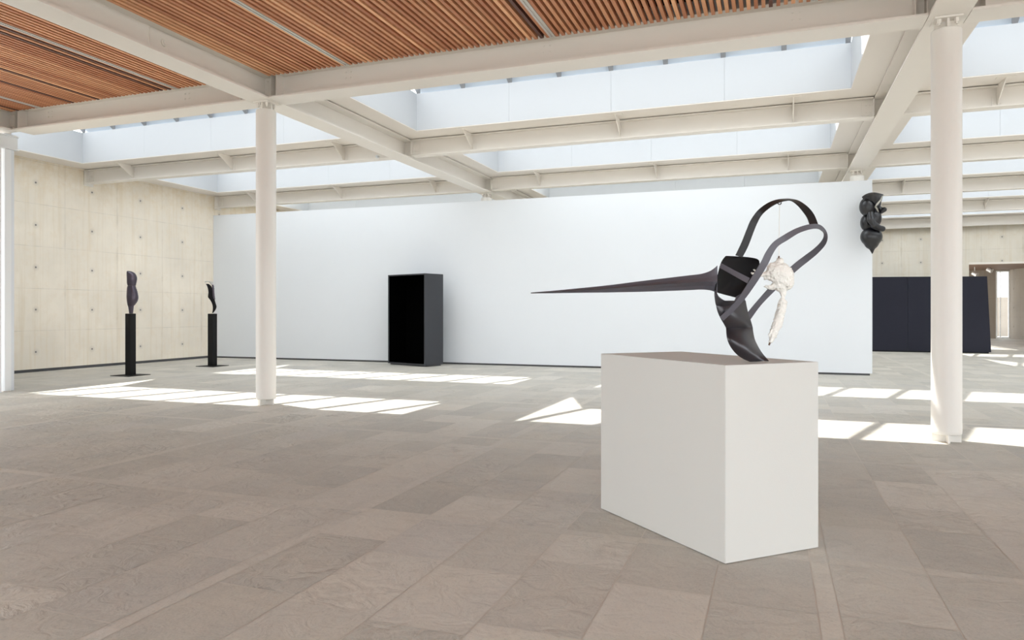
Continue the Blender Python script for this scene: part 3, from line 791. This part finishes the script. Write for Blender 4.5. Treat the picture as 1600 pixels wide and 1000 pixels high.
blob('body', [
    (R_(1222, 431), 17 * px, 15 * px, 20 * px, E0), (R_(1212, 425), 15 * px, 12 * px, 16 * px, E0), (R_(1229, 440), 11 * px, 12 * px, 14 * px, E0), (R_(1221, 446), 12 * px, 9 * px, 10 * px, E0), (R_(1217, 409), 5 * px, 5 * px, 6 * px, E0)],
    [([R_(1210, 426), R_(1199, 428.5), R_(1188, 429.5), R_(1175, 427)], [10 * px, 6.5 * px, 3 * px, 1.4 * px]),
     ([R_(1208, 430), R_(1200, 434), R_(1194, 435)], [6 * px, 3 * px, 1.4 * px]),
     ([R_(1186, 428), R_(1181, 424), R_(1178, 421.5)], [2.2 * px, 1.6 * px, 1.1 * px]),
     ([R_(1214, 446), R_(1203, 449), R_(1195, 447.5)], [6 * px, 4 * px, 1.8 * px]),
     ([R_(1223, 450), R_(1224, 460), R_(1223, 472), R_(1219.5, 488), R_(1214.5, 505), R_(1209.5, 520), R_(1205, 533)], [6.5 * px, 5.2 * px, 6.8 * px, 7 * px, 7.2 * px, 6.2 * px, 3.2 * px]),
     ([R_(1212, 514), R_(1205, 520), R_(1201.5, 524)], [5 * px, 3.6 * px, 1.6 * px]),
     ([R_(1213, 410), R_(1215, 404)], [3 * px, 1.6 * px]), ([R_(1221, 412), R_(1221.5, 405.5)], [3 * px, 1.6 * px])],
    M_plast, HG, .0042, .011, 26, 1)
bm = bmesh.new(); tube(bm, [R_(1218, 318.6, 4.72), R_(1217, 403, D0)], .0022, 8); obj('cord', bm, M_cord, HG)
bm = bmesh.new(); tube(bm, [R_(1217, 400), R_(1217, 407)], .005, 8); obj('knot', bm, M_rust, HG)
bm = bmesh.new(); tube(bm, [R_(1204, 532), R_(1201.5, 539.5)], .006, 8); obj('wire_stub', bm, M_rust, HG)

# ------------------------------------------------------------------ black sculpture on the end of the partition
WS = empty('wall_sculpture', (2.2, YWHITE, 3.6)); tag(WS, 'black bulbous sculpture mounted at the top right end of the white partition', 'sculpture')
OW = Vector(WS.location); DW = 17.0; pw_ = DW / FPX
S_ = lambda u, v, d=DW: P(u, v, d) - OW
blob('lower_bulb', [(S_(1361.5, 370, 16.98), 16.6 * pw_, 13 * pw_, 15 * pw_, E0), (S_(1361.8, 378, 16.98), 11.5 * pw_, 9 * pw_, 12 * pw_, E0)],
     [([S_(1362, 376, 16.98), S_(1362.6, 388, 16.98), S_(1363, 397, 16.98)], [9.5 * pw_, 4.6 * pw_, .9 * pw_])], M_wallsc, WS, .02, relax=6)
blob('middle_bulb', [(S_(1365, 341, 16.96), 11.5 * pw_, 11 * pw_, 15.5 * pw_, E0), (S_(1352, 348, 17.0), 7 * pw_, 9 * pw_, 12.5 * pw_, E0), (S_(1358, 352, 17.0), 9 * pw_, 9 * pw_, 8 * pw_, E0)], [], M_wallsc, WS, .018, relax=3)
blob('arm', [], [([S_(1360, 334, 16.84), S_(1361, 344, 16.78), S_(1366, 352, 16.76), S_(1373, 356.5, 16.78), S_(1379, 357.5, 16.80)], [5.5 * pw_, 6.2 * pw_, 5.6 * pw_, 5 * pw_, 4.4 * pw_])], M_wallsc, WS, .015, relax=2)
blob('upper_bulb', [(S_(1354.5, 323, 16.93), 11 * pw_, 11 * pw_, 15 * pw_, E0), (S_(1365, 317, 17.0), 11 * pw_, 11 * pw_, 12 * pw_, E0)], [], M_wallsc, WS, .018, relax=3)
blob('hook', [], [([S_(1368, 322, 17.0), S_(1374, 326, 16.97), S_(1378.5, 330.5, 16.92), S_(1381.5, 327.5, 16.9)], [5 * pw_, 4.2 * pw_, 4 * pw_, 4 * pw_])], M_wallsc, WS, .015, relax=2)
bm = bmesh.new()      # hood cap with its folded edge
caprows = [(1348, 308.5, 16.93), (1353, 305, 16.85), (1360, 302.6, 16.80), (1367, 302.3, 16.80), (1374, 303.6, 16.84), (1379.5, 305, 16.9)]
low = [(1350, 313, 16.86), (1355, 308.5, 16.78), (1361, 306.8, 16.73), (1367, 307.2, 16.73), (1372, 309.5, 16.77), (1376, 313.5, 16.84)]
low2 = [(1352, 318, 16.92), (1356, 313, 16.84), (1362, 313, 16.79), (1366, 318, 16.79), (1368.5, 322, 16.8), (1369, 324, 16.86)]
g = [[bm.verts.new(S_(*p)) for p in spline(r_, 4)] for r_ in (caprows, low, low2)]
bk = [bm.verts.new(S_(u, v + 2, 17.22)) for u, v, d in spline(caprows, 4)]
g = [bk] + g
for A, B in zip(g, g[1:]):
    for i in range(len(A) - 1): bm.faces.new((A[i], A[i + 1], B[i + 1], B[i]))
o = obj('cap', bm, M_wallsc, WS, smooth=True); thicken(o, .05, 0)
bm = bmesh.new(); tube(bm, [S_(1378.8, 306, 16.84), S_(1375.5, 313, 16.78), S_(1370, 319.5, 16.74), S_(1368, 323, 16.74), S_(1370.5, 327, 16.78), S_(1372.5, 332, 16.86)], [.012, .022, .026, .024, .02, .012]); obj('pale_rim', bm, M_rim, WS, smooth=True)
bpy.data.objects['pale_rim']['label'] = 'pale folded edge'
bm = bmesh.new(); cyl(bm, S_(1357, 345, 17.1), (0, 1, 0), .05, max(.05, (YWHITE - P(1357, 345, 17.1).y)), 12); obj('wall_fixing', bm, M_black, WS)

# ------------------------------------------------------------------ two small sculptures on slim posts
def post(x, y, s, h, plate, label):
    e = empty('sculpture_stand', (x, y, 0)); tag(e, label, 'pedestal', 'slim black stands by the concrete wall')
    boxo('shaft', (-s / 2, s / 2, -s / 2, s / 2, .014, h), M_black, e, .003)
    boxo('base_plate', (-plate / 2, plate / 2, -plate / 2, plate / 2, 0, .014), M_black, e)
    return e
post(-14.76, 13.20, .165, 1.51, .62, 'slim black square stand under the rounded purple black sculpture')
post(-15.09, 16.27, .175, 1.50, .62, 'slim black square stand under the curved blade sculpture near the partition')

def loft(name, rows, d, m, parent, org, depth=.8, k=20, n=4, notch=None):
    """closed loft: rows (uL, uR, v); elliptical sections seen from the photo side"""
    rr = spline(rows, n); bm = bmesh.new(); prev = None; pxs = d / FPX
    for r_i, (uL, uR, v) in enumerate(rr):
        c = P((uL + uR) / 2, v, d) - org; hw = (uR - uL) / 2 * pxs; ring = []
        for j in range(k):
            a = 2 * math.pi * j / k; rx = hw
            if notch and math.cos(a) > .5: rx = hw * (1 + notch * math.sin(r_i * 2.1))
            ring.append(bm.verts.new(c + RT * (rx * math.cos(a)) + FW * (-hw * depth * math.sin(a))))
        if prev:
            for j in range(k): bm.faces.new((prev[j], prev[(j + 1) % k], ring[(j + 1) % k], ring[j]))
        else: bm.faces.new(ring[::-1])
        prev = ring
    bm.faces.new(prev); bmesh.ops.recalc_face_normals(bm, faces=bm.faces)
    return obj(name, bm, m, parent, smooth=True)
d1 = 17.47
s1 = empty('torso_sculpture', (-14.76, 13.20, 1.51)); tag(s1, 'rounded purple black bronze sculpture in two lobes on the left stand', 'sculpture', )
o1 = Vector(s1.location)
loft('upper_lobe', [(198.9, 201.5, 423.4), (198.4, 206, 424.2), (198.3, 210.5, 427), (198.5, 213, 431.5), (198.7, 213.6, 436), (198.8, 212.6, 442), (199.8, 211.6, 446.4)], d1, M_aubergine, s1, o1, .9)
loft('lower_lobe', [(199.8, 211.4, 446.6), (199, 212, 449), (198.6, 214, 455), (198.4, 215.2, 461), (198.4, 215.6, 465), (198.8, 214.6, 470), (199.4, 211.5, 475), (200, 209, 478)], d1, M_aubergine, s1, o1, .9, notch=.05, n=6)
loft('stem', [(200, 209, 477.5), (200.8, 208.6, 482), (201.8, 207.6, 489.8)], d1, M_aubergine, s1, o1, .6)
d2 = 20.87
s2 = empty('blade_sculpture', (-15.09, 16.27, 1.50)); tag(s2, 'curved black blade like sculpture with silvery top on the stand nearer the partition', 'sculpture')
o2 = Vector(s2.location)
loft('blade', [(321.5, 326, 443.5), (323.6, 330, 447), (325, 332, 452), (325.6, 332.6, 457), (325.0, 333.4, 462), (325.4, 334.6, 465), (328.6, 335.6, 469), (331.2, 337, 474), (332.4, 338.3, 479), (332.4, 336.8, 484), (331.4, 333.2, 489)], d2, M_metalin, s2, o2, .5)
loft('crest', [(319, 320, 441.2), (321.6, 329, 439.6), (325.4, 332.4, 440.2), (328.8, 332.9, 443), (331.0, 333, 446)], d2, M_alu, s2, o2, .8)
loft('frill', [(331.0, 333.6, 445), (331.6, 334.6, 450), (332, 334.8, 455), (332.4, 335.2, 460), (333.2, 335.8, 465), (335, 336.4, 468)], d2 - .05, M_aubergine, s2, o2, 1.2, notch=.5, n=6)
